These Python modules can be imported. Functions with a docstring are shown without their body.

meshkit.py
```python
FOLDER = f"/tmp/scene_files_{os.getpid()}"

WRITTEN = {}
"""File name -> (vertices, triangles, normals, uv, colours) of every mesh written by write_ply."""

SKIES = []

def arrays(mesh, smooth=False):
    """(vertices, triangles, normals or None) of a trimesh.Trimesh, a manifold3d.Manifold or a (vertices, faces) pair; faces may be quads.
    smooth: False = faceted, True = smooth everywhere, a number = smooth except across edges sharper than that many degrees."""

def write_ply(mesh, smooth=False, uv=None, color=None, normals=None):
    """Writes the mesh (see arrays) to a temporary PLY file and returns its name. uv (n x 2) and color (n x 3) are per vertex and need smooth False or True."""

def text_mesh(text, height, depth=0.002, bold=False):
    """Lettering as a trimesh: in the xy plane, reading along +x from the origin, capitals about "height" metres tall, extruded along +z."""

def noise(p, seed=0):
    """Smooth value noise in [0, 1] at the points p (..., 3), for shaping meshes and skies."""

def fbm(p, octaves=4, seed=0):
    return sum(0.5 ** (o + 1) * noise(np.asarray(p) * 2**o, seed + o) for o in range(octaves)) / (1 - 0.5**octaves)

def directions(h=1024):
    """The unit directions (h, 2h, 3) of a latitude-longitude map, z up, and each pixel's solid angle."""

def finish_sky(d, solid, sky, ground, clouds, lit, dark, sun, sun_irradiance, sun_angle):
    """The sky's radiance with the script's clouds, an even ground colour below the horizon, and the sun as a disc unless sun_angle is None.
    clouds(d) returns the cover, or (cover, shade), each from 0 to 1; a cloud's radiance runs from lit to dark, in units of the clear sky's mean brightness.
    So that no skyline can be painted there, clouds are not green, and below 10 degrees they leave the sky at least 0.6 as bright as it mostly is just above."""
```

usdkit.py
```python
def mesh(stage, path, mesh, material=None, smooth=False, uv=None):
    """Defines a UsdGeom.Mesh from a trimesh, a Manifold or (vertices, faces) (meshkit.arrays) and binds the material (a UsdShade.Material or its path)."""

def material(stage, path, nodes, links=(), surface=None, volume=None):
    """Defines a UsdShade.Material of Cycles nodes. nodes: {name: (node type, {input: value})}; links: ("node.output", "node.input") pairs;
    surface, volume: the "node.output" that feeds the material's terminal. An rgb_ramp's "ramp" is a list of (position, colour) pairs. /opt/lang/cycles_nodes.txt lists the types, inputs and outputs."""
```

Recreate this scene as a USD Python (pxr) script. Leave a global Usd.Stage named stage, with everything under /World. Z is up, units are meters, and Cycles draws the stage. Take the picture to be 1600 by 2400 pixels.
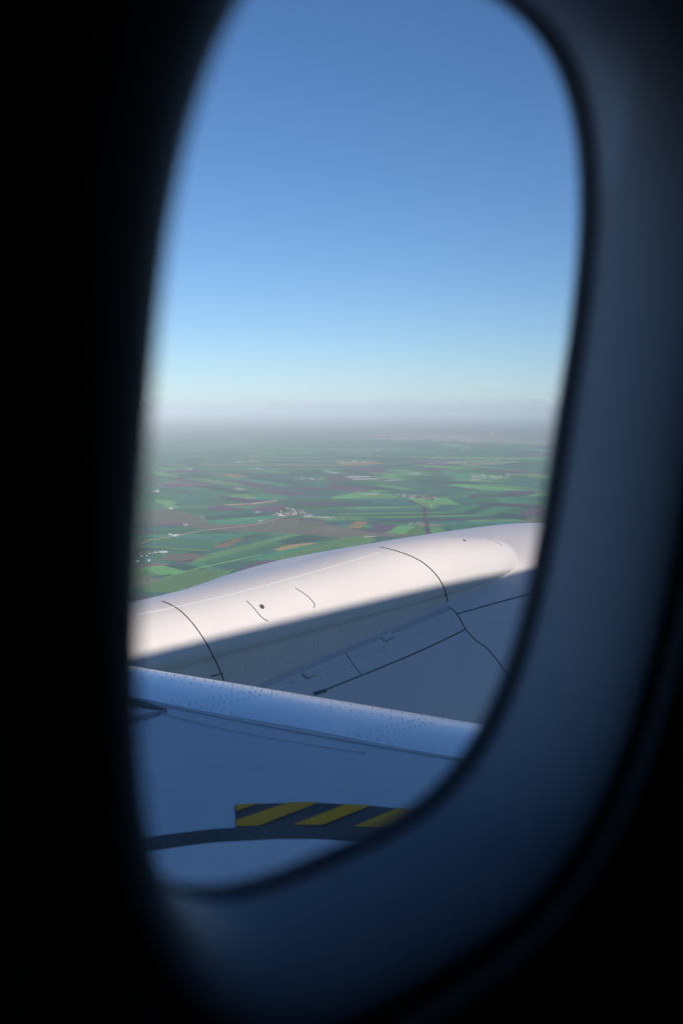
import math, random, re
import numpy as np, trimesh, shapely
import shapely.geometry as sg
import manifold3d
import meshkit, usdkit
from pxr import Usd, UsdGeom, UsdLux, UsdShade, Gf, Sdf

rng = np.random.default_rng(7)
random.seed(7)

# ------------------------------------------------------------------ camera, sky, sun
stage = Usd.Stage.CreateInMemory()
UsdGeom.SetStageUpAxis(stage, 'Z')
UsdGeom.SetStageMetersPerUnit(stage, 1.0)
UsdGeom.Xform.Define(stage, '/World')
UsdGeom.Scope.Define(stage, '/World/Looks')

ALT = 1000.0                     # metres above the plain; the eye is the origin
YAW = math.radians(53.443)       # from outboard (+y) towards the nose (+x)
PIT = -math.atan((1200 - 955) / 1200 * .36)
FW = np.array([math.sin(YAW) * math.cos(PIT), math.cos(YAW) * math.cos(PIT), math.sin(PIT)])
RT = np.array([math.cos(YAW), -math.sin(YAW), 0.0])
UP = np.cross(RT, FW)
cam = UsdGeom.Camera.Define(stage, '/World/camera')
cam.AddTransformOp().Set(Gf.Matrix4d(*RT, 0, *UP, 0, *(-FW), 0, 0, 0, 0, 1))
cam.CreateHorizontalApertureAttr(24.0)
cam.CreateVerticalApertureAttr(24.0 * 1024 / 682)
cam.CreateFocalLengthAttr(50.0)
cam.CreateClippingRangeAttr(Gf.Vec2f(0.01, 1.0e6))
cam.CreateFStopAttr(4.8)
cam.CreateFocusDistanceAttr(22.0)
cam.CreateExposureAttr(0.3)

# the sun stands behind the cabin: its height across the fuselage puts the fuselage's shadow on the pylon
SUN_ACROSS = math.radians(27.5)  # height seen along the fuselage
SUN_ALONG = -0.2                 # share from the nose (+) or tail (-)
SUN = np.array([SUN_ALONG, -math.cos(SUN_ACROSS), math.sin(SUN_ACROSS)])
SUN /= np.linalg.norm(SUN)
elev, rot = math.asin(SUN[2]), math.atan2(SUN[0], SUN[1])
dome = UsdLux.DomeLight.Define(stage, '/World/sky')
sky_m = usdkit.material(stage, '/World/Looks/sky', {
    's': ('sky_texture', {'sky_type': 'single_scattering', 'sun_disc': False, 'sun_elevation': elev, 'sun_rotation': rot,
                          'altitude': 4500.0, 'air_density': 1.0, 'aerosol_density': 7.0, 'ozone_density': 2.4}),
    'gm': ('gamma', {'gamma': 1.0}), 'h': ('hsv', {'hue': .502, 'saturation': 1.17}),
    'b': ('background_shader', {'strength': 0.095})}, [('s.color', 'gm.color'), ('gm.color', 'h.color'), ('h.color', 'b.color')], surface='b.background')
UsdShade.MaterialBindingAPI.Apply(dome.GetPrim()).Bind(sky_m)
dome.GetPrim().SetCustomDataByKey('kind', 'structure')
sun = UsdLux.DistantLight.Define(stage, '/World/sun')
sun.CreateIntensityAttr(1.04)
sun.CreateAngleAttr(0.5)
sun.CreateColorAttr(Gf.Vec3f(1.0, 0.835, 0.71))
sun.CreateNormalizeAttr(True)
zz = SUN
xx = np.cross([0, 0, 1.0], zz); xx /= np.linalg.norm(xx)
yy = np.cross(zz, xx)
sun.AddTransformOp().Set(Gf.Matrix4d(*xx, 0, *yy, 0, *zz, 0, 0, 0, 0, 1))

# ------------------------------------------------------------------ helpers
def ray(x, y):
    """Direction of a photograph point (1568 x 2352 units); only used to measure where things stand."""
    k = 1600 / 1568
    return FW + RT * (x * k - 800) / 1200 * .36 + UP * (1200 - y * k) / 1200 * .36
def on_y(p, L): r = ray(*p); return r * L / r[1]
def on_z(p, z): r = ray(*p); return r * z / r[2]
def gnd(p): return on_z(p, -ALT)[:2]

names = {}
def path_for(name, parent):
    base = f'{parent}/{name}'
    n = names.get(base, 0); names[base] = n + 1
    return base if n == 0 else f'{base}_{n:03d}'
def tag(prim, label=None, cat=None, group=None, kind=None):
    for k, v in (('label', label), ('category', cat), ('group', group), ('kind', kind)):
        if v: prim.SetCustomDataByKey(k, v)
    return prim
def obj(name, mesh, mat, parent='/World', smooth=False, **kw):
    p = path_for(name, parent)
    usdkit.mesh(stage, p, mesh, mat, smooth=smooth)
    tag(stage.GetPrimAtPath(p), **kw)
    return p
def thing(name, label, cat, loc=(0, 0, 0), group=None, kind=None):
    p = path_for(name, '/World')
    x = UsdGeom.Xform.Define(stage, p)
    if any(loc): x.AddTranslateOp().Set(Gf.Vec3d(*map(float, loc)))
    tag(x.GetPrim(), label, cat, group, kind)
    return p
def grid_mesh(P, close_u=False, flip=False):
    """P (n, m, 3) to a quad sheet."""
    n, m = P.shape[:2]
    i, j = np.meshgrid(np.arange(n if close_u else n - 1), np.arange(m - 1), indexing='ij')
    a, b, c, d = i * m + j, ((i + 1) % n) * m + j, ((i + 1) % n) * m + j + 1, i * m + j + 1
    q = np.stack([a, b, c, d], -1).reshape(-1, 4)
    if flip: q = q[:, ::-1]
    f = np.vstack([q[:, [0, 1, 2]], q[:, [0, 2, 3]]])
    return trimesh.Trimesh(P.reshape(-1, 3), f, process=False)
def cast(points, mesh):
    """Where the sight lines of photograph points meet a mesh: (positions, normals)."""
    D = np.array([ray(*p) for p in points]); D /= np.linalg.norm(D, axis=1, keepdims=True)
    tri = mesh.triangles
    e1, e2, o = tri[:, 1] - tri[:, 0], tri[:, 2] - tri[:, 0], -tri[:, 0]
    out, nor = np.full((len(D), 3), np.nan), np.zeros((len(D), 3))
    qv = np.cross(o, e1)
    for k, d in enumerate(D):
        pv = np.cross(d, e2); det = np.einsum('ij,ij->i', pv, e1)
        ok = np.abs(det) > 1e-12; inv = np.where(ok, 1 / np.where(ok, det, 1), 0)
        u = np.einsum('ij,ij->i', o, pv) * inv; v = (qv @ d) * inv; t = np.einsum('ij,ij->i', e2, qv) * inv
        hit = ok & (u >= -1e-6) & (v >= -1e-6) & (u + v <= 1 + 1e-6) & (t > .2)
        if hit.any():
            i = np.where(hit)[0][t[hit].argmin()]
            out[k] = d * t[i]; nn = mesh.face_normals[i]; nor[k] = nn if nn @ d < 0 else -nn
    return out, nor
def resample(pts, n):
    pts = np.asarray(pts, float)
    s = np.r_[0, np.cumsum(np.linalg.norm(np.diff(pts, axis=0), axis=1))]
    return np.stack([np.interp(np.linspace(0, s[-1], n), s, pts[:, k]) for k in range(pts.shape[1])], 1)
def seam(name, pts, mesh, width, mat, parent, n=40, lift=.004, smooth_px=True, label=None):
    """A narrow gap or joint that follows a surface."""
    pts = np.asarray(pts, float)
    if smooth_px and len(pts) > 2:
        s = np.r_[0, np.cumsum(np.linalg.norm(np.diff(pts, axis=0), axis=1))]
        from scipy.interpolate import PchipInterpolator as PC
        q = np.linspace(0, s[-1], n); pts = np.stack([PC(s, pts[:, 0])(q), PC(s, pts[:, 1])(q)], 1)
    else: pts = resample(pts, n)
    P, N = cast(pts, mesh)
    ok = ~np.isnan(P[:, 0]); P, N = P[ok], N[ok]
    if len(P) < 2: return
    for _ in range(2): N[1:-1] = (N[:-2] + N[1:-1] + N[2:]); N /= np.linalg.norm(N, axis=1, keepdims=True)
    t = np.gradient(P, axis=0); s = np.cross(t, N); s /= np.linalg.norm(s, axis=1, keepdims=True)
    G = np.stack([P + s * width / 2 - N * .012, P + s * width / 2 + N * lift, P - s * width / 2 + N * lift, P - s * width / 2 - N * .012], 1)
    return obj(name, grid_mesh(G), mat, parent, label=label)
def drape(name, top, bot, mesh, mat, parent, n=30, m=5, lift=.005, label=None):
    """A painted or stuck-on sheet between two outlines, following a surface."""
    a, b = resample(top, n), resample(bot, n)
    px = a[:, None] + (b - a)[:, None] * np.linspace(0, 1, m)[None, :, None]
    P, N = cast(px.reshape(-1, 2), mesh)
    if np.isnan(P).any(): return
    return obj(name, grid_mesh((P + N * lift).reshape(n, m, 3)), mat, parent, smooth=True, label=label)

# ------------------------------------------------------------------ materials
def plain(name, col, rough=.5, metal=0., noise=0., nscale=3., bump=0., spec=.5, coat=0.):
    c = np.array(col, float)
    nodes = {'p': ('principled_bsdf', {'roughness': rough, 'metallic': metal, 'specular_ior_level': spec, 'coat_weight': coat, 'coat_roughness': .08}),
             'g': ('texture_coordinate', {}), 'n': ('noise_texture', {'scale': nscale, 'detail': 5.0, 'roughness': .6}),
             'r': ('rgb_ramp', {'ramp': [(0.25, tuple(c * (1 - noise))), (.75, tuple(np.minimum(c * (1 + noise), .95)))]})}
    links = [('g.object', 'n.vector'), ('n.fac', 'r.fac'), ('r.color', 'p.base_color')]
    if bump:
        nodes['b'] = ('bump', {'strength': bump, 'distance': .002}); nodes['n2'] = ('noise_texture', {'scale': nscale * 12, 'detail': 3.0})
        links += [('g.object', 'n2.vector'), ('n2.fac', 'b.height'), ('b.normal', 'p.normal')]
    return usdkit.material(stage, f'/World/Looks/{name}', nodes, links, surface='p.BSDF')
white_paint = plain('white_paint', (.73, .715, .705), .34, noise=.05, nscale=1.1)
grey_paint = plain('grey_paint', (.58, .67, .71), .30, noise=.10, nscale=1.6)
fairing_paint = plain('fairing_paint', (.78, .82, .84), .38, noise=.04, nscale=.8)
slat_metal = plain('slat_metal', (.80, .82, .85), .26, metal=1., noise=.05, nscale=2.5)
dark_gap = plain('dark_gap', (.085, .085, .09), .7)
pale_line = plain('pale_line', (.55, .56, .58), .5)
fastener = plain('fastener', (.42, .43, .45), .6)
grey_line = plain('grey_line', (.30, .31, .33), .6)
rubber = plain('rubber', (.055, .06, .07), .75, noise=.2)
stripe_yellow = plain('stripe_yellow', (.95, .42, .008), .8, noise=.10, nscale=6, spec=.1)
stripe_black = plain('stripe_black', (.012, .017, .02), .55)
skin_paint = plain('skin_paint', (.78, .78, .77), .4)
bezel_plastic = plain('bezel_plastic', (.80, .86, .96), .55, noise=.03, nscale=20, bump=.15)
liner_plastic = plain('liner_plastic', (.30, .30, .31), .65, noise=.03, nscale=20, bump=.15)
cabin_dark = plain('cabin_dark', (.06, .06, .065), .9)
rivet_metal = plain('rivet_metal', (.52, .55, .60), .5, metal=.6)
pane_glass = usdkit.material(stage, '/World/Looks/pane_glass', {
    't': ('transparent_bsdf', {'color': (.975, .985, .99)}), 'g': ('glossy_bsdf', {'roughness': .02, 'color': (1, 1, 1)}),
    'lw': ('layer_weight', {'blend': .5}), 'pw': ('math', {'math_type': 'power', 'value2': 5.0}), 'f': ('math', {'math_type': 'multiply_add', 'value2': .5, 'value3': .012}), 'm': ('mix_closure', {}),
    'tc': ('texture_coordinate', {}), 'mp': ('mapping', {'scale': (9., 9., 4.), 'rotation': (0, .5, 0)}), 'n': ('noise_texture', {'scale': 1.0, 'detail': 4.0, 'roughness': .6}),
    'mr': ('map_range', {'from_min': .42, 'from_max': .8, 'to_min': .002, 'to_max': .012, 'clamp': True}), 'tl': ('translucent_bsdf', {'color': (.8, .8, .8)}), 'm2': ('mix_closure', {})},
    [('lw.facing', 'pw.value1'), ('pw.value', 'f.value1'), ('f.value', 'm.fac'), ('t.BSDF', 'm.closure1'), ('g.BSDF', 'm.closure2'),
     ('tc.object', 'mp.vector'), ('mp.vector', 'n.vector'), ('n.fac', 'mr.value'), ('mr.result', 'm2.fac'), ('m.closure', 'm2.closure1'), ('tl.BSDF', 'm2.closure2')], surface='m2.closure')

# ------------------------------------------------------------------ the plain: sheet, fields, roads
GF = np.array([math.sin(YAW), math.cos(YAW)]); GR = np.array([math.cos(YAW), -math.sin(YAW)])
def loc2w(p): p = np.asarray(p, float); return p[..., :1] * GR + p[..., 1:] * GF

def crop_mat(name, col, col2, k=1.0, row=None):
    """A field: two tones in long drifts, with a shade of its own for every field."""
    nodes = {'geo': ('geometry', {}), 'map': ('mapping', {'scale': (.0011 * k, .0042 * k, 0.), 'rotation': (0, 0, row or 0.)}),
             'n': ('noise_texture', {'scale': 1.0, 'detail': 6.0, 'roughness': .62, 'distortion': .3}),
             'r': ('rgb_ramp', {'ramp': [(.32, col), (.68, col2)]}),
             'o': ('object_info', {}), 'mr': ('map_range', {'from_min': 0., 'from_max': 1., 'to_min': .68, 'to_max': 1.55}),
             'isl': ('math', {'math_type': 'add'}), 'fr': ('math', {'math_type': 'fraction'}),
             'h': ('hsv', {}), 'hm': ('map_range', {'from_min': 0., 'from_max': 1., 'to_min': .485, 'to_max': .515}),
             'd': ('principled_bsdf', {'roughness': .95, 'specular_ior_level': .1})}
    links = [('geo.position', 'map.vector'), ('map.vector', 'n.vector'), ('n.fac', 'r.fac'), ('r.color', 'h.color'),
             ('o.random', 'isl.value1'), ('geo.random_per_island', 'isl.value2'), ('isl.value', 'fr.value1'), ('fr.value', 'mr.value'), ('mr.result', 'h.value'),
             ('fr.value', 'hm.value'), ('hm.result', 'h.hue'), ('h.color', 'd.base_color')]
    return usdkit.material(stage, f'/World/Looks/{name}', nodes, links, surface='d.BSDF')
CROPS = {
    'green': ((.018, .17, .066), (.032, .215, .078)), 'teal': ((.008, .10, .072), (.015, .13, .085)),
    'light': ((.085, .27, .07), (.12, .33, .09)), 'purple': ((.075, .040, .085), (.105, .060, .105)),
    'brown': ((.13, .145, .09), (.20, .18, .13)), 'ochre': ((.27, .19, .065), (.34, .23, .09)),
    'bluegreen': ((.016, .145, .10), (.026, .18, .12)), 'tan': ((.26, .20, .15), (.32, .26, .20)), 'pale': ((.34, .32, .33), (.42, .40, .40))}
crop = {k: crop_mat(f'crop_{k}', a, b, row=YAW * 0 + .9) for k, (a, b) in CROPS.items()}
# the sheet beneath: verges and far farmland
base_m = usdkit.material(stage, '/World/Looks/plain_ground', {
    'geo': ('geometry', {}), 'map': ('mapping', {'scale': (.00055, .0016, 0.), 'rotation': (0, 0, .93)}),
    'v': ('voronoi_texture', {'scale': 1.0, 'randomness': 1.0}), 'n': ('noise_texture', {'scale': 1.6, 'detail': 6.0}),
    'sep': ('separate_color', {}), 'r': ('rgb_ramp', {'ramp': [(0., (.02, .10, .075)), (.3, (.04, .11, .07)), (.5, (.085, .07, .09)), (.7, (.03, .10, .08)), (.88, (.09, .065, .09)), (1., (.15, .12, .115))]}),
    'mx': ('mix', {'fac': .35}), 'd': ('principled_bsdf', {'roughness': .95, 'specular_ior_level': .1})},
    [('geo.position', 'map.vector'), ('map.vector', 'v.vector'), ('map.vector', 'n.vector'), ('v.color', 'sep.color'), ('sep.r', 'r.fac'),
     ('r.color', 'd.base_color')], surface='d.BSDF')
RAD = 400e3
ang = np.linspace(0, 2 * math.pi, 97)[:-1]
rr = np.array([0, 2e3, 6e3, 12e3, 25e3, 50e3, 100e3, 200e3, RAD])
P = np.stack([np.outer(np.cos(ang), rr), np.outer(np.sin(ang), rr), np.full((96, len(rr)), -ALT - 1.5)], -1)
ground = obj('farmland', grid_mesh(P, close_u=True, flip=True), base_m, kind='structure', label='wide green farmland plain under haze')

def clip(poly, n, c):
    """Splits a convex polygon by the line n.p = c."""
    d = poly @ n - c; a, b = [], []
    for i in range(len(poly)):
        p, q, dp, dq = poly[i], poly[(i + 1) % len(poly)], d[i], d[(i + 1) % len(poly)]
        (a if dp <= 0 else b).append(p)
        if dp * dq < 0:
            x = p + (q - p) * dp / (dp - dq); a.append(x); b.append(x)
    return np.array(a), np.array(b)
def area(p): x, y = p[:, 0], p[:, 1]; return .5 * abs(np.dot(x, np.roll(y, -1)) - np.dot(y, np.roll(x, -1)))
def split(poly, size, out, dirs, stop=0):
    A = area(poly); g = poly[:, 1].mean()
    if A < size(g) * rng.uniform(.55, 1.5) or stop > 16 or len(poly) < 3: out.append(poly); return
    best = None
    for th in dirs():
        n = np.array([math.cos(th), math.sin(th)]); s = poly @ n; w = s.max() - s.min()
        if best is None or w > best[0]: best = (w, n, s)
    w, n, s = best
    a, b = clip(poly, n, s.min() + w * rng.uniform(.36, .64))
    for q in (a, b):
        if len(q) > 2 and area(q) > 1: split(q, size, out, dirs, stop + 1)
blocks, fields = [], []
start = np.array([(-2.6e3, 5e3), (2.6e3, 5e3), (13e3, 46e3), (-13e3, 46e3)])
split(start, lambda g: 3.2e6 * (g / 11e3) ** 1.7, blocks, lambda: [0.25 + rng.normal(0, .18), 1.75 + rng.normal(0, .18)])
for bpoly in blocks:
    th = rng.choice([.3, -.4, .95, 1.2, 1.35, 1.5, 1.8, 2.0, .1]) + rng.normal(0, .12)
    asp = rng.uniform(3.5, 9.); got = []
    kk = rng.uniform(.5, 1.8)
    # strips: stretch along th, split, unstretch
    c, s = math.cos(th), math.sin(th); Rm = np.array([[c, s], [-s, c]])
    q = bpoly @ Rm.T; q[:, 0] /= asp; g0 = bpoly[:, 1].mean()
    split(q, lambda g: kk * .20e6 * (g0 / 11e3) ** 1.6 / asp, got, lambda: [rng.normal(0, .05), math.pi / 2 + rng.normal(0, .05)])
    for f in got:
        f = f.copy(); f[:, 0] *= asp; f = f @ Rm
        fields.append((f, rng.random()))
kinds = ['green', 'teal', 'light', 'bluegreen', 'purple', 'brown', 'ochre']
def pick_kind(poly, u):
    c = poly.mean(0); w = meshkit.noise(np.array([c[0] / 2600 + 31, c[1] / 4200 + 7, 1.5]), 3)
    g = c[1] / 1e3
    p = np.array([.30, .26 + .25 * (w - .5), .17 + (.20 if g < 11.5 else 0), .20, .025 + .10 * max(0, w - .52) + (.03 if 13 < g < 26 else 0), .012, .014])
    return kinds[np.searchsorted(np.cumsum(p / p.sum()), u)]
def slab(poly_w, z0, z1):
    n = len(poly_w)
    v = np.vstack([np.c_[poly_w, np.full(n, z1)], np.c_[poly_w, np.full(n, z0)]])
    f = [(0, i, i + 1) for i in range(1, n - 1)]
    for i in range(n): j = (i + 1) % n; f += [(i, n + i, n + j), (i, n + j, j)]
    return v, np.array(f)
fields.sort(key=lambda f: -area(f[0]) / f[0][:, 1].mean() ** 3)
rest = {k: [] for k in kinds}
nf = 0
for poly, u in fields:
    w = loc2w(poly)
    x, y = w[:, 0], w[:, 1]
    if np.dot(x, np.roll(y, -1)) - np.dot(y, np.roll(x, -1)) < 0: w = w[::-1]
    c = w.mean(0); w = c + (w - c) * (1 - min(.03, 7 / math.sqrt(area(poly))))     # a verge between fields
    k = pick_kind(poly, u); h = {'purple': .1, 'brown': .1}.get(k, .5) * rng.uniform(.7, 1.3)
    v, f = slab(w, -ALT - 1.6, -ALT - .9 + h)
    ndc = abs(poly[:, 0].mean()) / poly[:, 1].mean()
    if nf < 290 and ndc < .19: nf += 1; obj('field', (v, f), crop[k], ground)
    else: rest[k].append((v, f))
for k, l in rest.items():
    if not l: continue
    V, Fc, at = [], [], 0
    for v, f in l: V.append(v); Fc.append(f + at); at += len(v)
    obj('far_fields', (np.vstack(V), np.vstack(Fc)), crop[k], ground, kind='stuff')

def c7(*p): return [((280 + x / 3.0154) * .98, (1000 + y / 3.0154) * .98) for x, y in p]
def c8(*p): return [((780 + x / 3.0154) * .98, (980 + y / 3.0154) * .98) for x, y in p]
def wobble(pts, k=.06):
    """Field outlines are never quite straight."""
    pts = np.asarray(pts); out = []
    for i in range(len(pts)):
        a, b = pts[i], pts[(i + 1) % len(pts)]; L = np.linalg.norm(b - a); nrm = np.array([-(b - a)[1], (b - a)[0]])
        for t in (0, .33, .66): out.append(a + (b - a) * t + nrm * (rng.normal(0, k * .25) if t else 0))
    return np.array(out)
lift = [0]
def patch(px, k, name='field', label=None, wob=.05):
    lift[0] += 1
    w = wobble([gnd(p) for p in px], wob)
    pg = sg.Polygon(w).buffer(0)
    if pg.geom_type != 'Polygon': pg = max(pg.geoms, key=lambda g: g.area)
    m = trimesh.creation.extrude_polygon(pg, 1.6 + .06 * lift[0], engine='earcut'); m.apply_translation([0, 0, -ALT - 1.3])
    return obj(name, m, crop[k], ground, label=label)
patch(c7((0, 650), (150, 600), (360, 575), (440, 600), (560, 640), (700, 690), (900, 680), (1190, 645), (1400, 660), (1568, 730), (1700, 760), (1568, 790), (1350, 765), (1100, 748), (700, 735), (420, 700), (200, 672)), 'brown', 'heath', 'brown strip of rough heath winding past the village')
patch(c8((-60, 750), (60, 770), (230, 800), (560, 815), (720, 822), (600, 850), (300, 835), (-60, 815)), 'brown', 'heath', 'brown strip of rough heath below the ploughed field')
patch(c7((830, 1005), (1095, 945), (1330, 965), (1050, 1022)), 'purple', label='dark purple ploughed field beside the engine')
patch(c7((650, 855), (800, 795), (880, 785), (780, 850)), 'ochre', label='ochre strip field')
patch(c7((1075, 870), (1180, 838), (1330, 820), (1400, 822), (1130, 878)), 'ochre', label='ochre strip field')
patch(c7((603, 632), (1050, 605), (1190, 612), (1000, 632), (610, 662)), 'teal')
patch(c7((605, 664), (1000, 634), (1170, 622), (1040, 660), (900, 690), (660, 690)), 'green')
patch(c7((610, 575), (700, 552), (900, 590), (640, 592)), 'purple')
patch(c7((690, 500), (770, 495), (1080, 530), (900, 542)), 'purple')
patch(c7((950, 570), (1150, 545), (1120, 602), (960, 598)), 'purple')
patch(c7((740, 556), (930, 545), (1100, 532), (1130, 540), (900, 562), (760, 566)), 'brown')
patch(c7((290, 400), (520, 398), (640, 415), (480, 428), (280, 425)), 'purple')
patch(c7((330, 318), (440, 300), (620, 312), (500, 325)), 'purple')
patch(c7((80, 366), (200, 362), (300, 378), (90, 395)), 'purple')
patch(c7((260, 940), (340, 905), (520, 895), (640, 915), (400, 950)), 'brown', label='brown fallow field')
patch(c7((60, 1000), (110, 978), (250, 958), (370, 972), (130, 1004)), 'brown')
patch(c7((80, 730), (270, 736), (180, 757), (60, 757)), 'purple')
patch(c7((150, 685), (450, 680), (430, 697), (150, 703)), 'purple')
patch(c7((150, 1130), (300, 1080), (500, 1012), (800, 1012), (620, 1150), (400, 1172), (150, 1165)), 'light', label='large bright green field')
patch(c7((60, 1080), (160, 1060), (300, 1075), (150, 1125), (60, 1130)), 'brown')
patch(c7((250, 515), (360, 520), (430, 575), (330, 575)), 'light')
patch(c7((1200, 430), (1480, 432), (1568, 445), (1300, 450)), 'purple')
patch(c7((1240, 530), (1568, 535), (1700, 560), (1250, 550)), 'purple')
patch(c7((1260, 650), (1430, 655), (1440, 668), (1260, 664)), 'purple')
patch(c7((700, 255), (640, 230), (800, 228), (900, 240)), 'bluegreen')
patch(c8((225, 810), (300, 750), (460, 758), (350, 812)), 'purple', label='dark purple ploughed field by the heath')
patch(c8((100, 775), (160, 730), (250, 735), (180, 782)), 'ochre')
patch(c8((365, 812), (470, 758), (585, 765), (515, 822)), 'light')
patch(c8((520, 822), (590, 765), (645, 766), (645, 830)), 'light')
patch(c8((682, 828), (672, 770), (760, 770), (800, 810)), 'light')
patch(c8((640, 832), (645, 768), (662, 768), (668, 832)), 'teal')
patch(c8((805, 770), (818, 770), (832, 805), (815, 805)), 'teal')
patch(c8((1020, 598), (1500, 616), (1450, 637), (1100, 616)), 'purple')
patch(c8((1310, 688), (1380, 645), (1620, 640), (1620, 692)), 'purple')
patch(c8((1320, 740), (1400, 700), (1620, 696), (1620, 740)), 'brown')
patch(c8((560, 752), (600, 736), (780, 757), (620, 764)), 'brown')
patch(c8((960, 556), (1000, 535), (1040, 538), (1020, 558)), 'purple')
patch(c8((1140, 540), (1270, 535), (1300, 548), (1200, 555)), 'purple')
patch(c8((50, 490), (200, 485), (260, 520), (120, 522)), 'purple')
patch(c8((80, 352), (300, 348), (400, 380), (230, 390)), 'purple')
patch(c8((330, 318), (600, 300), (1000, 290), (900, 302), (560, 312)), 'purple')
patch(c8((540, 625), (640, 600), (740, 600), (740, 630), (690, 640)), 'light')
for p in (((95, 413), (250, 409), (256, 415), (100, 419)), ((120, 428), (310, 426), (325, 432), (140, 433)), ((340, 439), (450, 435), (490, 440), (360, 444)), ((190, 537), (320, 535), (330, 540), (210, 542)), ((540, 391), (600, 389), (615, 394), (545, 395)), ((215, 836), (300, 834), (310, 839), (220, 842)), ((930, 440), (1000, 432), (1050, 433), (960, 444))):
    patch(c8(*p), 'pale', 'greenhouse_strip', 'pale strip of plastic covered greenhouses', wob=.0)

def road(name, px, width, k, label, z=2.0):
    px = resample(px, 30); w = np.array([gnd(p) for p in px])
    t = np.gradient(w, axis=0); t /= np.linalg.norm(t, axis=1, keepdims=True); n = np.stack([-t[:, 1], t[:, 0]], 1)
    wid = width * rng.uniform(.8, 1.2, (30, 1))
    G = np.stack([np.c_[w + n * wid / 2, np.full(30, -ALT - 1)], np.c_[w + n * wid / 2, np.full(30, -ALT + z)], np.c_[w - n * wid / 2, np.full(30, -ALT + z)], np.c_[w - n * wid / 2, np.full(30, -ALT - 1)]], 1)
    return obj(name, grid_mesh(G, flip=True), crop[k], kind='structure', label=label)
lift_road = 3.6
road('dirt_track', c7((1210, 622), (1100, 655), (1000, 680), (880, 703), (700, 720), (560, 738), (350, 780), (200, 803), (130, 838), (60, 890)), 26, 'tan', 'pale dirt track running to the village', lift_road)
road('dirt_track', c7((740, 552), (930, 547), (1060, 528), (1110, 520)), 40, 'tan', 'pale track beside a purple field', lift_road + .5)
road('dirt_track', c7((260, 398), (520, 396), (640, 414), (820, 432), (900, 450)), 40, 'tan', 'thin pale lane at far left', lift_road + .4)
road('tree_lined_road', c8((540, 580), (600, 610), (645, 632), (650, 680), (665, 750), (683, 845)), 26, 'purple', 'straight road lined with trees towards the far village', lift_road + .6)
road('dirt_track', c8((-250, 690), (0, 700), (150, 722), (500, 752), (620, 757)), 26, 'light', 'pale green lane across the middle fields', lift_road + .2)
road('dirt_track', c7((300, 1078), (420, 1040), (560, 1000), (840, 940), (1000, 905)), 9, 'light', 'grassy lane between near fields', lift_road)
road('dirt_track', c7((640, 1130), (720, 1060), (800, 1010)), 9, 'light', 'grassy lane at the corner of the bright field', lift_road + .1)

# ------------------------------------------------------------------ villages
house_walls = {'white': plain('house_white', (.62, .60, .58), .8), 'cream': plain('house_cream', (.62, .55, .46), .8), 'grey': plain('house_grey', (.5, .5, .52), .8)}
house_roofs = {'red': plain('roof_red', (.34, .13, .09), .8), 'pale': plain('roof_pale', (.40, .37, .36), .8), 'grey': plain('roof_grey', (.32, .32, .36), .8)}
UsdGeom.Scope.Define(stage, '/World/Looks')
def house_mesh(l, w, h, r):
    wall = trimesh.creation.box([l, w, h]); wall.apply_translation([0, 0, h / 2])
    L, W = l / 2 + .5, w / 2 + .5
    v = np.array([(-L, -W, h), (L, -W, h), (L, W, h), (-L, W, h), (-L, 0, h + r), (L, 0, h + r)], float)
    f = np.array([(0, 1, 5), (0, 5, 4), (2, 3, 4), (2, 4, 5), (1, 2, 5), (3, 0, 4), (0, 3, 2), (0, 2, 1)])
    return wall, (v, f)
protos = []
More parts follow.
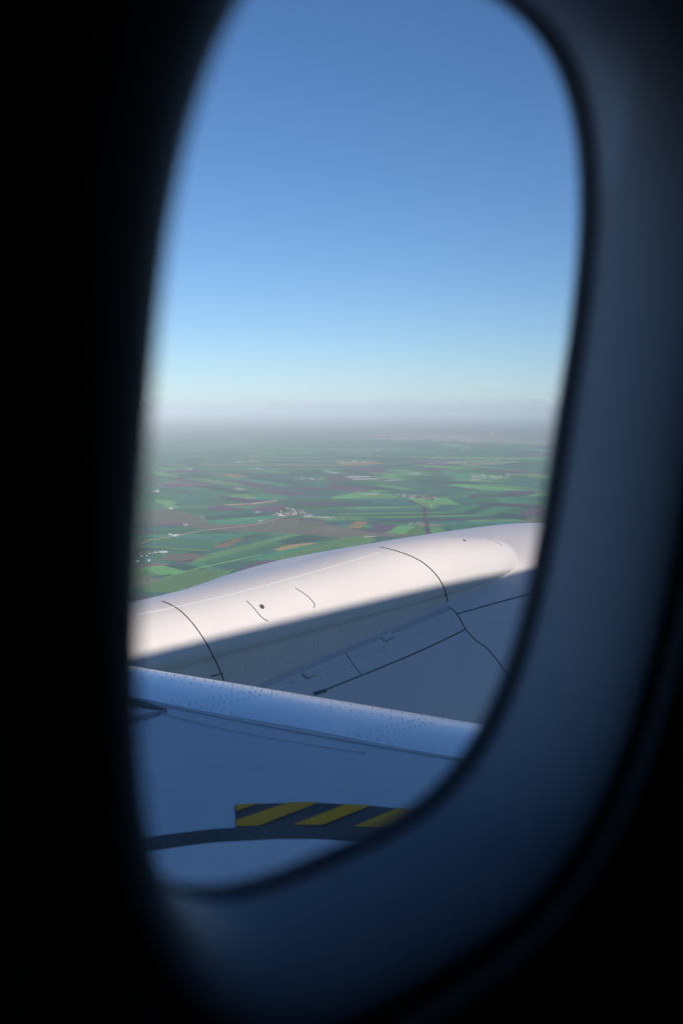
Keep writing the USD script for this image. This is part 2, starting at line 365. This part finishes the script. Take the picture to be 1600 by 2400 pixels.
for i, (wk, rk, dims) in enumerate([('white', 'red', (18, 12, 7, 4)), ('white', 'pale', (22, 12, 7, 3.5)), ('cream', 'red', (16, 12, 6, 4)), ('white', 'grey', (20, 14, 8, 4)), ('white', 'pale', (34, 16, 8, 3)), ('grey', 'pale', (26, 12, 6, 3))]):
    p = f'/World/Looks/house_kind_{i + 1:03d}'
    stage.CreateClassPrim(p)
    a, b = house_mesh(*dims)
    usdkit.mesh(stage, p + '/wall', a, house_walls[wk]); usdkit.mesh(stage, p + '/roof', b, house_roofs[rk])
    protos.append((p, a, b, house_walls[wk], house_roofs[rk]))
# (photograph area, houses, label, group)
VILL = [
    (c7((1120, 600), (1170, 572), (1250, 580), (1310, 600), (1310, 632), (1240, 628), (1150, 632)), 84, 'small pale house packed in the village at the middle of the plain', 'houses of the middle village'),
    (c7((1300, 618), (1420, 636), (1540, 644), (1540, 652), (1400, 650), (1300, 636)), 34, 'small pale house in the straggling tail of the middle village', 'houses in the tail of the middle village'),
    (c7((1075, 612), (1130, 618), (1180, 628), (1160, 636), (1080, 622)), 9, 'small white house on the track into the middle village', 'houses by the track into the middle village'),
    (c8((450, 545), (560, 545), (725, 555), (725, 580), (600, 570), (470, 556)), 86, 'small pale house in the long village at the end of the tree lined road', 'houses of the village at the tree lined road'),
    (c8((682, 612), (700, 608), (705, 620), (690, 625)), 2, 'small white farmhouse just below the village at the tree lined road', 'farmhouses below the village at the tree lined road'),
    (c7((60, 900), (90, 880), (210, 886), (222, 902), (190, 918), (80, 918)), 34, 'pale house of the hamlet at the left edge of the window', 'houses of the hamlet at the left edge'),
    (c7((230, 890), (345, 886), (345, 893), (230, 896)), 9, 'white house in the single row right of the left hamlet', 'houses in a row right of the left hamlet'),
    (c7((70, 955), (205, 945), (205, 952), (70, 960)), 7, 'white house in the row below the left hamlet', 'houses in a row below the left hamlet'),
    (c7((342, 768), (370, 760), (425, 768), (420, 774), (360, 774)), 9, 'white farm building beside the dirt track at left', 'farm buildings by the dirt track at left'),
    (c7((810, 442), (870, 438), (882, 448), (830, 450)), 9, 'white farm building by the thin lane at mid left', 'farm buildings by the thin lane'),
    (c7((230, 460), (245, 450), (272, 455), (270, 464)), 8, 'white house in the small cluster at far left', 'houses of the small far left cluster'),
    (c7((345, 578), (375, 574), (375, 582), (345, 584)), 3, 'white barn on the brown heath at left', 'barns on the heath at left'),
    (c7((955, 606), (985, 602), (985, 609), (955, 610)), 4, 'white barn at the edge of the dark green field', 'barns at the dark green field'),
    (c7((1000, 665), (1000, 670), (990, 672), (985, 668)), 2, 'white barn on the pale dirt track near the middle village', 'barns on the dirt track'),
    (c7((460, 692), (478, 692), (478, 697), (460, 697)), 2, 'white shed on the purple field at left', 'sheds on the purple field at left'),
    (c8((540, 748), (562, 748), (562, 756), (540, 756)), 3, 'white farm building at the lane near the tree lined road', 'farm buildings near the tree lined road'),
    (c8((1, 385), (35, 385), (35, 391), (1, 391)), 4, 'white barn among the far middle fields', 'barns in the far middle fields'),
    (c8((985, 525), (1000, 522), (1000, 530), (985, 531)), 2, 'white barn on the small purple field at right', 'barns on the small purple field'),
    (c7((1240, 375), (1290, 362), (1430, 364), (1435, 376), (1300, 380)), 24, 'tiny pale house in the hamlet left of the pale greenhouses', 'houses of the hamlet left of the greenhouses'),
    (c7((1420, 322), (1460, 312), (1540, 325), (1530, 332), (1440, 328)), 14, 'tiny pale house in the hamlet above the greenhouses', 'houses of the hamlet above the greenhouses'),
    (c8((980, 408), (1060, 400), (1190, 408), (1180, 434), (1080, 438), (990, 434)), 50, 'tiny pale house in the far village at right', 'houses of the far village at right'),
    (c8((1215, 415), (1225, 398), (1262, 397), (1255, 412)), 10, 'tiny pale house right of the far village', 'houses right of the far village'),
    (c8((665, 328), (690, 306), (850, 308), (950, 315), (945, 324), (700, 326)), 36, 'tiny pale house in the long far village below the city', 'houses of the long far village'),
    (c7((870, 302), (930, 294), (1015, 296), (1010, 304)), 12, 'tiny white house in the far row at middle left', 'houses of the far middle left row'),
    (c7((770, 252), (830, 240), (1010, 246), (1010, 254), (800, 256)), 26, 'tiny white house in the long row near the haze at left', 'houses of the row near the haze'),
    (c7((455, 302), (480, 294), (530, 300), (520, 306)), 7, 'tiny white house at the far left beyond the purple field', 'houses beyond the far left purple field'),
    (c8((0, 250), (100, 232), (200, 232), (400, 258), (330, 268), (30, 256)), 34, 'tiny pale house in the scattered village under the haze', 'houses of the scattered village under the haze'),
    (c8((0, 312), (110, 302), (275, 302), (275, 312), (20, 318)), 30, 'tiny pale house in the row below the scattered village', 'houses of the row below the scattered village'),
    (c8((885, 222), (900, 205), (975, 208), (970, 225)), 12, 'tiny pale house just below the city', 'houses just below the city'),
    (c8((1090, 320), (1120, 290), (1210, 302), (1320, 310), (1310, 318)), 22, 'tiny pale house in the scattered far hamlet at right', 'houses of the far right hamlet'),
    (c7((795, 118), (815, 95), (860, 100), (950, 120), (940, 128)), 12, 'tiny white house dissolving in the haze at left', 'houses in the haze at left')]
indiv, blur_v, blur_r = 0, {}, {}
def poly_pts(px, n):
    px = np.asarray(px); pg = sg.Polygon(px).buffer(.35); x0, y0, x1, y1 = pg.bounds; out = []
    while len(out) < n:
        p = (rng.uniform(x0, x1), rng.uniform(y0, y1))
        if pg.contains(sg.Point(p)): out.append(p)
    return out
ROOF = ['red roofed', 'pale roofed', 'cream walled', 'dark roofed', 'long pale roofed', 'grey walled']
for vi, (px, n, label, group) in enumerate(VILL):
    xm, xM = np.min([q[0] for q in px]), np.max([q[0] for q in px])
    gshort = re.sub('^(houses|barns|farm buildings|farmhouses|sheds) (of|in) (the |a )?', '', group)
    street = rng.uniform(0, math.pi)
    dist = np.linalg.norm(gnd(px[0])) / 13e3
    for p in poly_pts(px, n):
        w = gnd(p); th = street + rng.choice([0, math.pi / 2]) + rng.normal(0, .15)
        s = rng.uniform(.5, .95) * max(1, dist ** .5)
        k = rng.choice(6, p=[.24, .24, .12, .2, .1, .1])
        if n < 11 and rng.random() < .6: k = 4
        if indiv < 297 and vi < 20:
            indiv += 1
            q = path_for('house', '/World'); x = UsdGeom.Xform.Define(stage, q)
            x.AddTranslateOp().Set(Gf.Vec3d(float(w[0]), float(w[1]), -ALT + .5)); x.AddRotateZOp().Set(math.degrees(th)); x.AddScaleOp().Set(Gf.Vec3f(*([float(s)] * 3)))
            x.GetPrim().GetReferences().AddInternalReference(protos[k][0]); x.GetPrim().SetInstanceable(True)
            f = (p[0] - xm) / (xM - xm); pos = 'left end' if f < .33 else 'right end' if f > .67 else 'middle'
            lab = f'{ROOF[k]} {"barn" if "barn" in label or "farm" in label or "shed" in label else "house"}, {pos} of the {gshort}' if n > 12 else f'{ROOF[k]} {label.split(" ", 1)[1]}'
            tag(x.GetPrim(), lab, 'house', group)
        else:
            M = trimesh.transformations.rotation_matrix(th, [0, 0, 1]); M[:3, :3] *= s; M[:3, 3] = (w[0], w[1], -ALT + .5)
            for part, store, mt in ((protos[k][1], blur_v, protos[k][3]), (trimesh.Trimesh(*protos[k][2], process=False), blur_r, protos[k][4])):
                c = part.copy(); c.apply_transform(M); store.setdefault(str(mt.GetPath()), []).append(c)
far_v = thing('far_houses', 'specks of pale houses scattered over the hazy far plain', 'houses', kind='stuff')
for nm, store in (('wall', blur_v), ('roof', blur_r)):
    for mp, l in store.items(): obj(nm, trimesh.util.concatenate(l), mp, far_v)

# dark tree clumps round the villages and along the straight road
def blob(s):
    m = trimesh.creation.icosphere(1, 1.0); d = meshkit.noise(m.vertices * 1.7 + rng.uniform(0, 50, 3)); m.vertices *= (.7 + .6 * d)[:, None]
    m.apply_scale([s, s, s * .8]); return m
foliage = plain('foliage', (.022, .05, .022), .9, noise=.5, nscale=.12)
def clump(n_pts, name, label, jit, size):
    L = []
    for p in n_pts:
        w = gnd(p) + rng.normal(0, jit, 2); s = rng.uniform(.6, 1.3) * size
        b = blob(s); b.apply_translation([w[0], w[1], -ALT + .5 + s * .55]); L.append(b)
    obj(name, trimesh.util.concatenate(L), foliage, kind='stuff', label=label, cat='trees')
clump(resample(c8((600, 610), (645, 632), (650, 680), (665, 750), (680, 830)), 45), 'roadside_trees', 'dark trees lining the straight road', 14, 5)
for i, lab in ((0, 'dark garden trees among the middle village houses'), (3, 'dark garden trees in the village at the tree lined road'), (5, 'dark garden trees in the left edge hamlet')):
    clump(poly_pts(VILL[i][0], 130), 'village_trees', lab, 12, 8)

# the city on the horizon
tower_mats = [plain('tower_pale', (.40, .345, .33), .8), plain('tower_pink', (.27, .185, .175), .8), plain('tower_grey', (.26, .24, .26), .8)]
city_a = c8((-20, 142), (140, 128), (330, 118), (520, 108), (900, 112), (1250, 118), (1568, 122), (1568, 190), (1300, 182), (1050, 176), (820, 168), (560, 156), (300, 150))
C = [[], [], []]
for p in poly_pts(city_a, 1100):
    if rng.random() > .25 + .9 * min(1, max(0, (p[0] - city_a[0][0]) / 250)): continue
    w = gnd(p); th = rng.uniform(0, 3.1); k = rng.choice(3, p=[.15, .6, .25]); s = rng.uniform(30, 90)
    b = trimesh.creation.box([s, s * rng.uniform(.5, 1), 1]); b.vertices[:, 2] += .5; b.vertices[:, 2] *= rng.uniform(8, 18)
    b.apply_transform(trimesh.transformations.rotation_matrix(th, [0, 0, 1])); b.apply_translation([w[0], w[1], -ALT]); C[k].append(b)
city = thing('city', 'hazy pinkish city spread along the horizon at right', 'city', kind='stuff')
for k in range(3): obj('low_buildings', trimesh.util.concatenate(C[k]), tower_mats[k], city)
tow_a = [(c8((400, 120), (520, 112), (760, 116), (760, 168), (600, 160), (430, 150)), 34, 'pale apartment tower in the left half of the hazy city', 'towers in the left half of the city'),
         (c8((800, 125), (930, 128), (930, 172), (820, 172)), 22, 'pale apartment tower in the middle of the hazy city', 'towers in the middle of the city'),
         (c8((940, 130), (1040, 140), (1040, 176), (950, 172)), 12, 'pale apartment tower right of the middle of the hazy city', 'towers right of the middle of the city'),
         (c8((1090, 112), (1150, 112), (1150, 128), (1090, 126)), 8, 'pale apartment tower on the far skyline of the city', 'towers on the far skyline of the city'),
         (c8((1190, 150), (1230, 152), (1225, 180), (1200, 180)), 6, 'pale apartment tower at the right end of the city', 'towers at the right end of the city')]
TONE = ['pale', 'pinkish', 'grey']
for px, n, label, group in tow_a:
    for p in poly_pts(px, n):
        w = gnd(p); h = rng.uniform(35, 80); a, b = rng.uniform(28, 55), rng.uniform(22, 34)
        body = trimesh.creation.box([a, b, h]); body.apply_translation([0, 0, h / 2])
        cap = trimesh.creation.box([a * .4, b * .5, 6]); cap.apply_translation([0, 0, h + 3])
        m = trimesh.util.concatenate([body, cap]); m.apply_transform(trimesh.transformations.rotation_matrix(rng.uniform(0, 3), [0, 0, 1])); m.apply_translation([w[0], w[1], -ALT])
        tk = int(rng.choice(3, p=[.6, .2, .2]))
        obj('apartment_tower', m, tower_mats[tk], label=('tall ' if h > 58 else 'low ') + TONE[tk] + ' ' + label.split(' ', 1)[1], cat='tower', group=group)

# ------------------------------------------------------------------ the airliner outside the window
jet = thing('airliner', 'white airliner seen from its cabin: wing root, engine and pylon below the window', 'airplane')
WC = np.array([.56378, .39403, -.01356])
WU, WV, WN = np.array([.99997638, 0, .00687251]), np.array([-.00678533, -.15877035, .98729222]), np.array([-.00109115, .98731554, .1587666])
FR = 2.9
# wing
WR, WL = on_z((1135, 1672), -1.62), on_z((300, 1533), -1.36)
span = WL - WR
def le(t): return WR + np.multiply.outer(t, span)
AFT = np.array([-1.0, -.05, 0])
ca = np.r_[np.linspace(-.26, 0, 12), np.linspace(.06, 1.6, 30), np.linspace(1.8, 6.5, 16)]
def h_up(c): return np.where(c >= 0, .075 * (1 - np.exp(-np.maximum(c, 0) / .40)) - .004 * np.maximum(c, 0) ** 2, .19 * c - 2.6 * c ** 2)
up_prof = np.c_[ca, h_up(ca)]
nose = up_prof[0]
lo = np.array([(-.27, nose[1] - .06), (-.24, nose[1] - .12), (-.12, nose[1] - .19), (.2, nose[1] - .25), (1.5, nose[1] - .35), (4, nose[1] - .22), (6.5, up_prof[-1, 1] - .02)])
ts = np.linspace(-2.1, 5.0, 70)
def wing_pts(prof): 
    out = le(ts)[:, None, :] + prof[None, :, :1] * AFT
    out[:, :, 2] += prof[None, :, 1]
    return out
upper = grid_mesh(wing_pts(up_prof))
wing = trimesh.util.concatenate([upper, grid_mesh(wing_pts(np.vstack([nose, lo])), flip=True)])
if upper.face_normals[:, 2].mean() < 0: wing.invert(); upper.invert()
wing_p = obj('wing', wing, grey_paint, jet, smooth=40, label='grey wing root in shade with hazard stripes')
# slat: the bare metal leading edge, 6 mm proud
sl_px = np.array([(300, 1602), (480, 1640), (770, 1695), (1070, 1746)])
SP, _ = cast(sl_px, upper)
ee = []
for p in SP:          # span and chord of the slat's trailing edge
    A = np.stack([span[:2], AFT[:2]], 1); ee.append(np.linalg.solve(A, (p - WR)[:2]))
ee = np.array(ee); fit = np.polyfit(ee[:, 0], ee[:, 1], 1)
tss = np.linspace(-1.6, 3.0, 140)
G = []
for t in tss:
    ce = float(np.polyval(fit, t)); ce = min(max(ce, .3), 1.3)
    c = np.r_[np.linspace(-.27, 0, 10), np.linspace(.02, ce, 24)]
    hh = h_up(c) + .007 + .0022 * np.sin(t * 14 + c * 5) * np.clip(c / .3, 0, 1)
    q = le(t) + c[:, None] * AFT; q[:, 2] += hh
    q = np.vstack([q, q[-1] - [0, 0, .012]]); G.append(q)
slat = grid_mesh(np.array(G))
if slat.face_normals[:, 2].mean() < 0: slat.invert()
slat_p = obj('leading_edge_slat', slat, slat_metal, wing_p, smooth=40, label='polished metal leading edge slat with rivet rows')
def on_slat(t, c):
    c0 = c; q = le(np.array(t)) + c * AFT; q[2] += h_up(np.array(c0)) + .0085; return q
dots = []
def dot(q, r, n=None, h=.003):
    m = trimesh.creation.cylinder(radius=r, height=h, sections=10)
    if n is not None: m.apply_transform(trimesh.geometry.align_vectors([0, 0, 1], n))
    m.apply_translation(q); return m
for t in np.arange(-.4, 1.3, .027):
    ce = float(np.polyval(fit, t))
    for fr in (.12, .35, .93): dots.append(dot(on_slat(t + rng.normal(0, .0015), ce * fr), .0028))
for t0 in (.12, .56, 1.0):
    for fr in np.linspace(.2, .9, 13):
        for d in (-.022, .022): dots.append(dot(on_slat(t0 + d + rng.normal(0, .001), float(np.polyval(fit, t0)) * fr), .0025))
obj('rivets', trimesh.util.concatenate(dots), rivet_metal, slat_p, kind='stuff')
seam('slat_joint', [(300, 1606), (480, 1644), (770, 1699), (1085, 1753)], upper, .006, grey_line, wing_p, lift=.003)
seam('slat_joint', [(360, 1636), (480, 1668), (640, 1700), (840, 1731)], upper, .008, pale_line, wing_p, lift=.004, label='thin pale joint line')
drape('slat_end_gap', [(296, 1606), (340, 1618), (384, 1631)], [(296, 1622), (340, 1628), (384, 1636)], upper, dark_gap, wing_p, n=10, m=3, label='dark wedge shaped gap at the slat end')
drape('slat_end_gap', [(296, 1650), (340, 1640), (384, 1632)], [(296, 1664), (340, 1650), (384, 1637)], upper, grey_line, wing_p, n=10, m=3, lift=.007)
def c3(*p): return [((280 + x / 1.5077) * .98, (1500 + y / 1.5077) * .98) for x, y in p]
drape('black_seal', c3((0, 722), (90, 705), (200, 690), (330, 675), (480, 665), (820, 668), (1000, 680), (1250, 712)), c3((0, 772), (90, 752), (200, 735), (330, 718), (560, 706), (690, 706), (830, 713), (1000, 727), (1250, 760)), upper, rubber, wing_p, n=50, m=5, lift=.007, label='black curved rubber seal across the wing root')
drape('hazard_plate', c3((407, 590), (500, 582), (700, 579), (888, 590), (1040, 605), (1250, 632)), c3((412, 667), (560, 667), (700, 667), (900, 669), (1050, 684), (1250, 712)), upper, stripe_black, wing_p, n=40, m=6, lift=.004, label='black plate of the hazard marking')
for a, b in ((((408, 590), (495, 583)), ((411, 592), (411, 612))), (((600, 580), (705, 580)), ((412, 642), (490, 662))), (((800, 587), (888, 592)), ((610, 660), (715, 661))), (((985, 600), (1080, 612)), ((825, 666), (925, 668))), (((1190, 625), (1280, 637)), ((1040, 684), (1140, 694)))):
    q = [a[0], a[1], b[1], b[0]]
    if a[0] == (600, 580): drape('hazard_stripe', c3((600, 580), (705, 580)), c3((412, 643), (412, 666)), upper, stripe_yellow, wing_p, n=4, m=14, lift=.008); drape('hazard_stripe', c3((705, 580), (705.5, 580)), c3((412, 666), (492, 664)), upper, stripe_yellow, wing_p, n=4, m=14, lift=.0084); continue
    drape('hazard_stripe', c3(*a), c3(*b), upper, stripe_yellow, wing_p, n=6, m=14, lift=.008)
drape('root_fairing', c3((-60, 790), (0, 774), (90, 755), (200, 738), (330, 721), (560, 709), (690, 709), (830, 716), (1000, 730), (1250, 763)), c3((-60, 1150), (0, 1150), (90, 1150), (200, 1150), (330, 1150), (560, 1150), (690, 1150), (830, 1150), (1000, 1150), (1250, 1150)), upper, fairing_paint, wing_p, n=40, m=10, lift=.005, label='paler wing to body fairing below the black seal')

# pylon and nacelle
YP, YW0, YN = 6.3, 5.88, 7.0
top = np.array([on_y(p, YP) for p in [(295, 1395), (500, 1345), (700, 1295), (870, 1250), (990, 1232), (1060, 1231), (1110, 1233), (1150, 1246)]])
tip = on_y((1174, 1270), YP)
chi = np.array([on_y(p, YW0) for p in [(300, 1556), (380, 1535), (700, 1455), (1000, 1370)]])
bas = np.array([on_y(p, YW0) for p in [(512, 1610), (600, 1575), (800, 1487), (1030, 1395)]])
cre = np.array([on_y(p, YN + .15) for p in [(1100, 1211), (1160, 1203), (1255, 1200)]])
from scipy.interpolate import PchipInterpolator as PC
RN = 2.0
cx = np.r_[bas[:, 0], cre[:, 0]]
cz = np.r_[bas[:, 2] + (RN - math.sqrt(RN ** 2 - (YN - YW0) ** 2)), cre[:, 2]]
o = np.argsort(cx); cx, cz = cx[o], cz[o]
axis_z = cz.max() - RN
x_in = cx[-1] + 2.2
cx = np.r_[cx[0] - 2.2, cx, cx[-1] + 1.2, x_in]; cz = np.r_[cz[0] - .38, cz, cz[-1] - .10, cz[-1] - .30]
crest = PC(cx, cz)
xs = np.linspace(cx[0], x_in, 90)
prof = [(x, float(crest(x)) - axis_z) for x in xs]
lipr = prof[-1][1]
prof += [(x_in + .10, lipr - .06), (x_in + .13, lipr - .16), (x_in + .08, lipr - .26), (x_in - .3, lipr - .34), (x_in - 1.5, lipr - .36), (x_in - 1.5, .02)]
prof = [(xs[0], .02)] + prof
prof = np.array(prof)
aa = np.linspace(0, 2 * math.pi, 145)[:-1]
NP = np.stack([np.broadcast_to(prof[:, 0], (144, len(prof))), YN + np.outer(np.sin(aa), prof[:, 1]), axis_z + np.outer(np.cos(aa), prof[:, 1])], -1)
nac = grid_mesh(NP, close_u=True)
if nac.volume < 0: nac.invert()
nac_p = obj('engine_nacelle', nac, white_paint, jet, smooth=35, label='large white engine nacelle forward of the wing')
zt = PC(np.r_[top[0, 0] - 3, top[0, 0] - 1.2, top[:, 0], tip[0]], np.r_[top[0, 2] - .32, top[0, 2] - .10, top[:, 2], tip[2]])
zc = np.poly1d(np.polyfit(chi[:, 0], chi[:, 2], 1))
xa = np.r_[np.linspace(top[0, 0] - 2.5, tip[0] - 1.7, 50), tip[0] - 1.7 * (1 - np.linspace(0.02, .999, 40)) ** 2]
PY = []
for x in xa:
    u = np.clip((tip[0] - x) / 2.4, 0, 1); w = .42 * math.sqrt(max(1 - (1 - u) ** 2.2, 1e-5))
    z1 = float(zt(x)); z2 = min(float(zc(x)), z1 - .02 - .25 * u); zb = float(crest(min(x, cx[-1]))) - .75
    z2 = z2 + (1 - u) ** 3 * 0
    half = []
    for a in np.linspace(0, math.pi / 2, 14): half.append((w * math.sin(a) ** .85, z2 + (z1 - z2) * math.cos(a) ** .85))
    for f in (.03, .08, .3, .65, 1): half.append((w * (.925 - .19 * f), z2 + (zb - z2) * f))
    half = np.array(half)
    ring_ = np.vstack([np.c_[YP - half[::-1, 0], half[::-1, 1]], np.c_[YP + half[1:, 0], half[1:, 1]]])
    PY.append(np.c_[np.full(len(ring_), x), ring_])
pyl = grid_mesh(np.array(PY))
if pyl.face_normals[pyl.triangles_center[:, 2] > -1.3][:, 2].mean() < 0: pyl.invert()
pyl_p = obj('engine_pylon', pyl, white_paint, jet, smooth=35, label='long white rounded pylon fairing on top of the nacelle')
both = trimesh.util.concatenate([pyl, nac])
seam('panel_joint', [(372, 1382), (400, 1394), (430, 1419), (460, 1457), (480, 1490), (500, 1530), (513, 1562)], pyl, .007, dark_gap, pyl_p)
seam('panel_joint', [(872, 1257), (910, 1266), (960, 1286), (995, 1314), (1014, 1340), (1025, 1370), (1029, 1392)], pyl, .009, dark_gap, pyl_p)
seam('panel_joint', [(566, 1381), (585, 1400), (604, 1421), (614, 1426)], pyl, .008, grey_line, pyl_p)
seam('panel_joint', [(678, 1352), (698, 1364), (716, 1380), (722, 1391), (719, 1396)], pyl, .008, grey_line, pyl_p)
seam('panel_joint', [(310, 1412), (500, 1371), (700, 1318), (870, 1268)], pyl, .005, pale_line, pyl_p)
seam('panel_joint', [(1120, 1238), (1140, 1246), (1152, 1254)], pyl, .008, grey_line, pyl_p)
seam('panel_joint', [(484, 1553), (498, 1550), (512, 1547)], pyl, .007, dark_gap, pyl_p)
for p, r in (((601, 1394), .036), ((1066, 1242), .024)):
    q, n = cast([p], pyl)
    if not np.isnan(q[0, 0]): obj('drain_hole', dot(q[0], r * .5, n[0], .012), dark_gap, pyl_p)
seam('hinge_joint', [(720, 1595), (830, 1552), (950, 1502), (1068, 1446)], nac, .008, dark_gap, nac_p)
seam('hinge_joint', [(720, 1595), (748, 1587)], nac, .022, dark_gap, nac_p, n=8, lift=.008)
seam('cowl_joint', [(1029, 1394), (1048, 1410), (1068, 1444), (1098, 1476), (1110, 1483), (1122, 1494), (1150, 1530), (1190, 1590)], both, .010, dark_gap, nac_p, n=60)
seam('cowl_joint', [(1048, 1411), (1140, 1385), (1245, 1357)], nac, .008, dark_gap, nac_p)
seam('cowl_joint', [(788, 1492), (795, 1503), (812, 1528), (832, 1552)], nac, .008, grey_line, nac_p)
seam('pylon_foot_trim', [(560, 1594), (640, 1560), (800, 1492), (940, 1435), (1030, 1397)], nac, .035, pale_line, nac_p, lift=.010)
def latch(pts):
    P, N = cast(pts, nac)
    if np.isnan(P).any(): return
    v = np.vstack([P + N * .02, P - N * .02]); m = trimesh.Trimesh(v, [(0, 1, 2), (0, 2, 3)] + [f for i in range(4) for f in ((i, 4 + i, 4 + (i + 1) % 4), (i, 4 + (i + 1) % 4, (i + 1) % 4))], process=False)
    hp = obj('hinge_cover', m, white_paint, nac_p)
    seam('hinge_joint', [pts[0], pts[3], pts[2], pts[1]], nac, .008, grey_line, nac_p, smooth_px=False, lift=.006)
latch([(692, 1550), (712, 1541), (722, 1551), (706, 1560)])
latch([(872, 1466), (892, 1457), (904, 1465), (884, 1473)])
dots = []
for k in range(26):
    f = rng.random(); a = np.array([600, 1580]) * (1 - f) + np.array([1040, 1400]) * f + rng.normal(0, 1.5, 2) + [4, 10 + 22 * rng.random()]
    q, n = cast([a], nac)
    if not np.isnan(q[0, 0]): dots.append(dot(q[0], .006, n[0], .004))
obj('rivets', trimesh.util.concatenate(dots), fastener, nac_p, kind='stuff')
dots = []
for k in range(14):
    f = rng.random(); a = np.array([460, 1560]) * (1 - f) + np.array([1010, 1385]) * f + [0, rng.uniform(-14, 14)]
    q, n = cast([a], pyl)
    if not np.isnan(q[0, 0]): dots.append(dot(q[0], .006, n[0], .004))
obj('rivets', trimesh.util.concatenate(dots), fastener, pyl_p, kind='stuff')

# fuselage: a closed tube with the window cut through it
FC = WC - WN * (FR - .01)
pit_f = math.radians(1.5)
FA = np.array([math.cos(pit_f), 0, math.sin(pit_f)])
tube_o = manifold3d.Manifold.cylinder(44, FR, FR, 160).translate([0, 0, -22])
tube_i = manifold3d.Manifold.cylinder(43.8, FR - .03, FR - .03, 160).translate([0, 0, -21.9])
fx = np.cross(WN, FA); fx /= np.linalg.norm(fx); fz = np.cross(FA, fx)
Mt = np.c_[np.c_[fx, fz * 1.0, FA], FC]
if np.linalg.det(Mt[:, :3]) < 0: Mt[:, 0] *= -1
shell = (tube_o - tube_i).transform(Mt)
ph = np.linspace(0, 2 * math.pi, 161)[:-1]
def ring(a, b, p, pl=None):
    c, s = np.cos(ph), np.sin(ph); f = lambda e: (a * np.sign(c) * abs(c) ** (2 / e), b * np.sign(s) * abs(s) ** (2 / e))
    x, y = f(p)
    if pl: x_, y_ = f(pl); x, y = np.where(c < 0, x_, x), np.where(c < 0, y_, y)
    return np.stack([x, y], 1)
KAP = .064
RA = ring(.1862, .215, 3.06)
RB = ring(.2288, .2785, 2.93, 2.44) + [-.0119, .0257]
flare = np.interp(ph, np.radians([85, 110, 140, 165, 190, 215, 240, 265]), [0, .046, .095, .070, .022, .026, .02, 0], left=0, right=0)   # the near side flares wider
flare = np.convolve(np.r_[flare[-4:], flare, flare[:4]], np.ones(9) / 9, 'valid')
RB[:, 0] -= flare * np.abs(np.cos(ph)); RB[:, 1] += flare * np.sin(ph) * .6
def win(xy, d): return WC + xy[:, :1] * WU + xy[:, 1:] * WV - (d + KAP * xy[:, 1:] ** 2) * WN
hole = RA * [1.04, 1.035]
cut = manifold3d.CrossSection([hole.tolist()])
cut3 = manifold3d.Manifold.extrude(cut, .6).translate([0, 0, -.3]).transform(np.c_[np.c_[WU, WV, np.cross(WU, WV)], WC])
obj('fuselage', shell - cut3, skin_paint, jet, smooth=30, label='curved fuselage wall round the window')
def loft(rings, close=False): return grid_mesh(np.stack(rings, 1), close_u=True)
seal = loft([win(RA * 1.05, -.008), win(RA, -.006), win(RA * .998, 0), win(RA * 1.0, .0035), win(RA * 1.02, .0055), win(RA * 1.06, .0055)])
obj('window_seal', seal, rubber, jet, smooth=40, label='dark rubber seal round the window pane')
for d, nm in ((-.005, 'outer'), (.001, 'inner')):
    f = win(RA * 1.005, d); b = win(RA * 1.005, d + .003)
    n = len(f); v = np.vstack([f, b, f.mean(0), b.mean(0)]); F_ = []
    for i in range(n): j = (i + 1) % n; F_ += [(i, j, 2 * n), (n + j, n + i, 2 * n + 1), (i, n + i, n + j), (i, n + j, j)]
    obj('window_pane', trimesh.Trimesh(v, F_, process=False), pane_glass, jet, label=f'clear {nm} window pane')

# ------------------------------------------------------------------ cabin side
wall = thing('cabin_wall', 'dark cabin sidewall round the window, black on the left', 'wall', kind='structure')
D, SEAL = .0734, .0042
phis = np.radians(np.linspace(0, 78, 22))
rings_ = [win(RA * 1.012, .004)]
WB = np.maximum(-np.sin(ph), 0)[:, None] ** 2
for f in phis: rings_.append(win(RA * 1.012 + (RB - RA * 1.012) * (1 - math.cos(f)) ** (1 - .35 * WB), SEAL + (D - SEAL) * math.sin(f)))
bez = loft(rings_)
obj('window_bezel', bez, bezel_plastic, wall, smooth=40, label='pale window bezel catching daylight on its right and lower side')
RG = RB * 1.01
last = rings_[-1]
rp = [last + WN * .010, win(RB * 1.0, D + .012), win(RB * 1.035, D + .010), win(RB * 1.05, D + .002), win(RB * 1.08, D + .006), win(RB * 1.2, D + .022), win(RB * 1.5, D + .03), win(RB * 2.2, D + .03), win(RB * 4, D + .02)]
far_r = RB * 7; rp.append(WC + far_r[:, :1] * WU + np.clip(far_r[:, 1:], -1.6, 1.4) * WV - (D + .1) * WN)
rp[0], rp[1] = win(RB * .985, D - .012), win(RB * .998, D - .010)
liner = loft(rp)
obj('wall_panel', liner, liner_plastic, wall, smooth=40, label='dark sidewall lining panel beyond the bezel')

# ------------------------------------------------------------------ haze over the plain
hb = 405e3
hz = trimesh.creation.box([2 * hb, 2 * hb, 1]); hz.vertices[:, 2] = np.where(hz.vertices[:, 2] > 0, 300.0, -ALT - 4)
hm = usdkit.material(stage, '/World/Looks/haze', {'v': ('principled_volume', {'color': (.80, .95, 1.0), 'density': 1.75e-5, 'anisotropy': -0.42})}, [], volume='v.volume')
obj('haze', hz, hm, kind='stuff', label='pale summer haze lying over the plain')
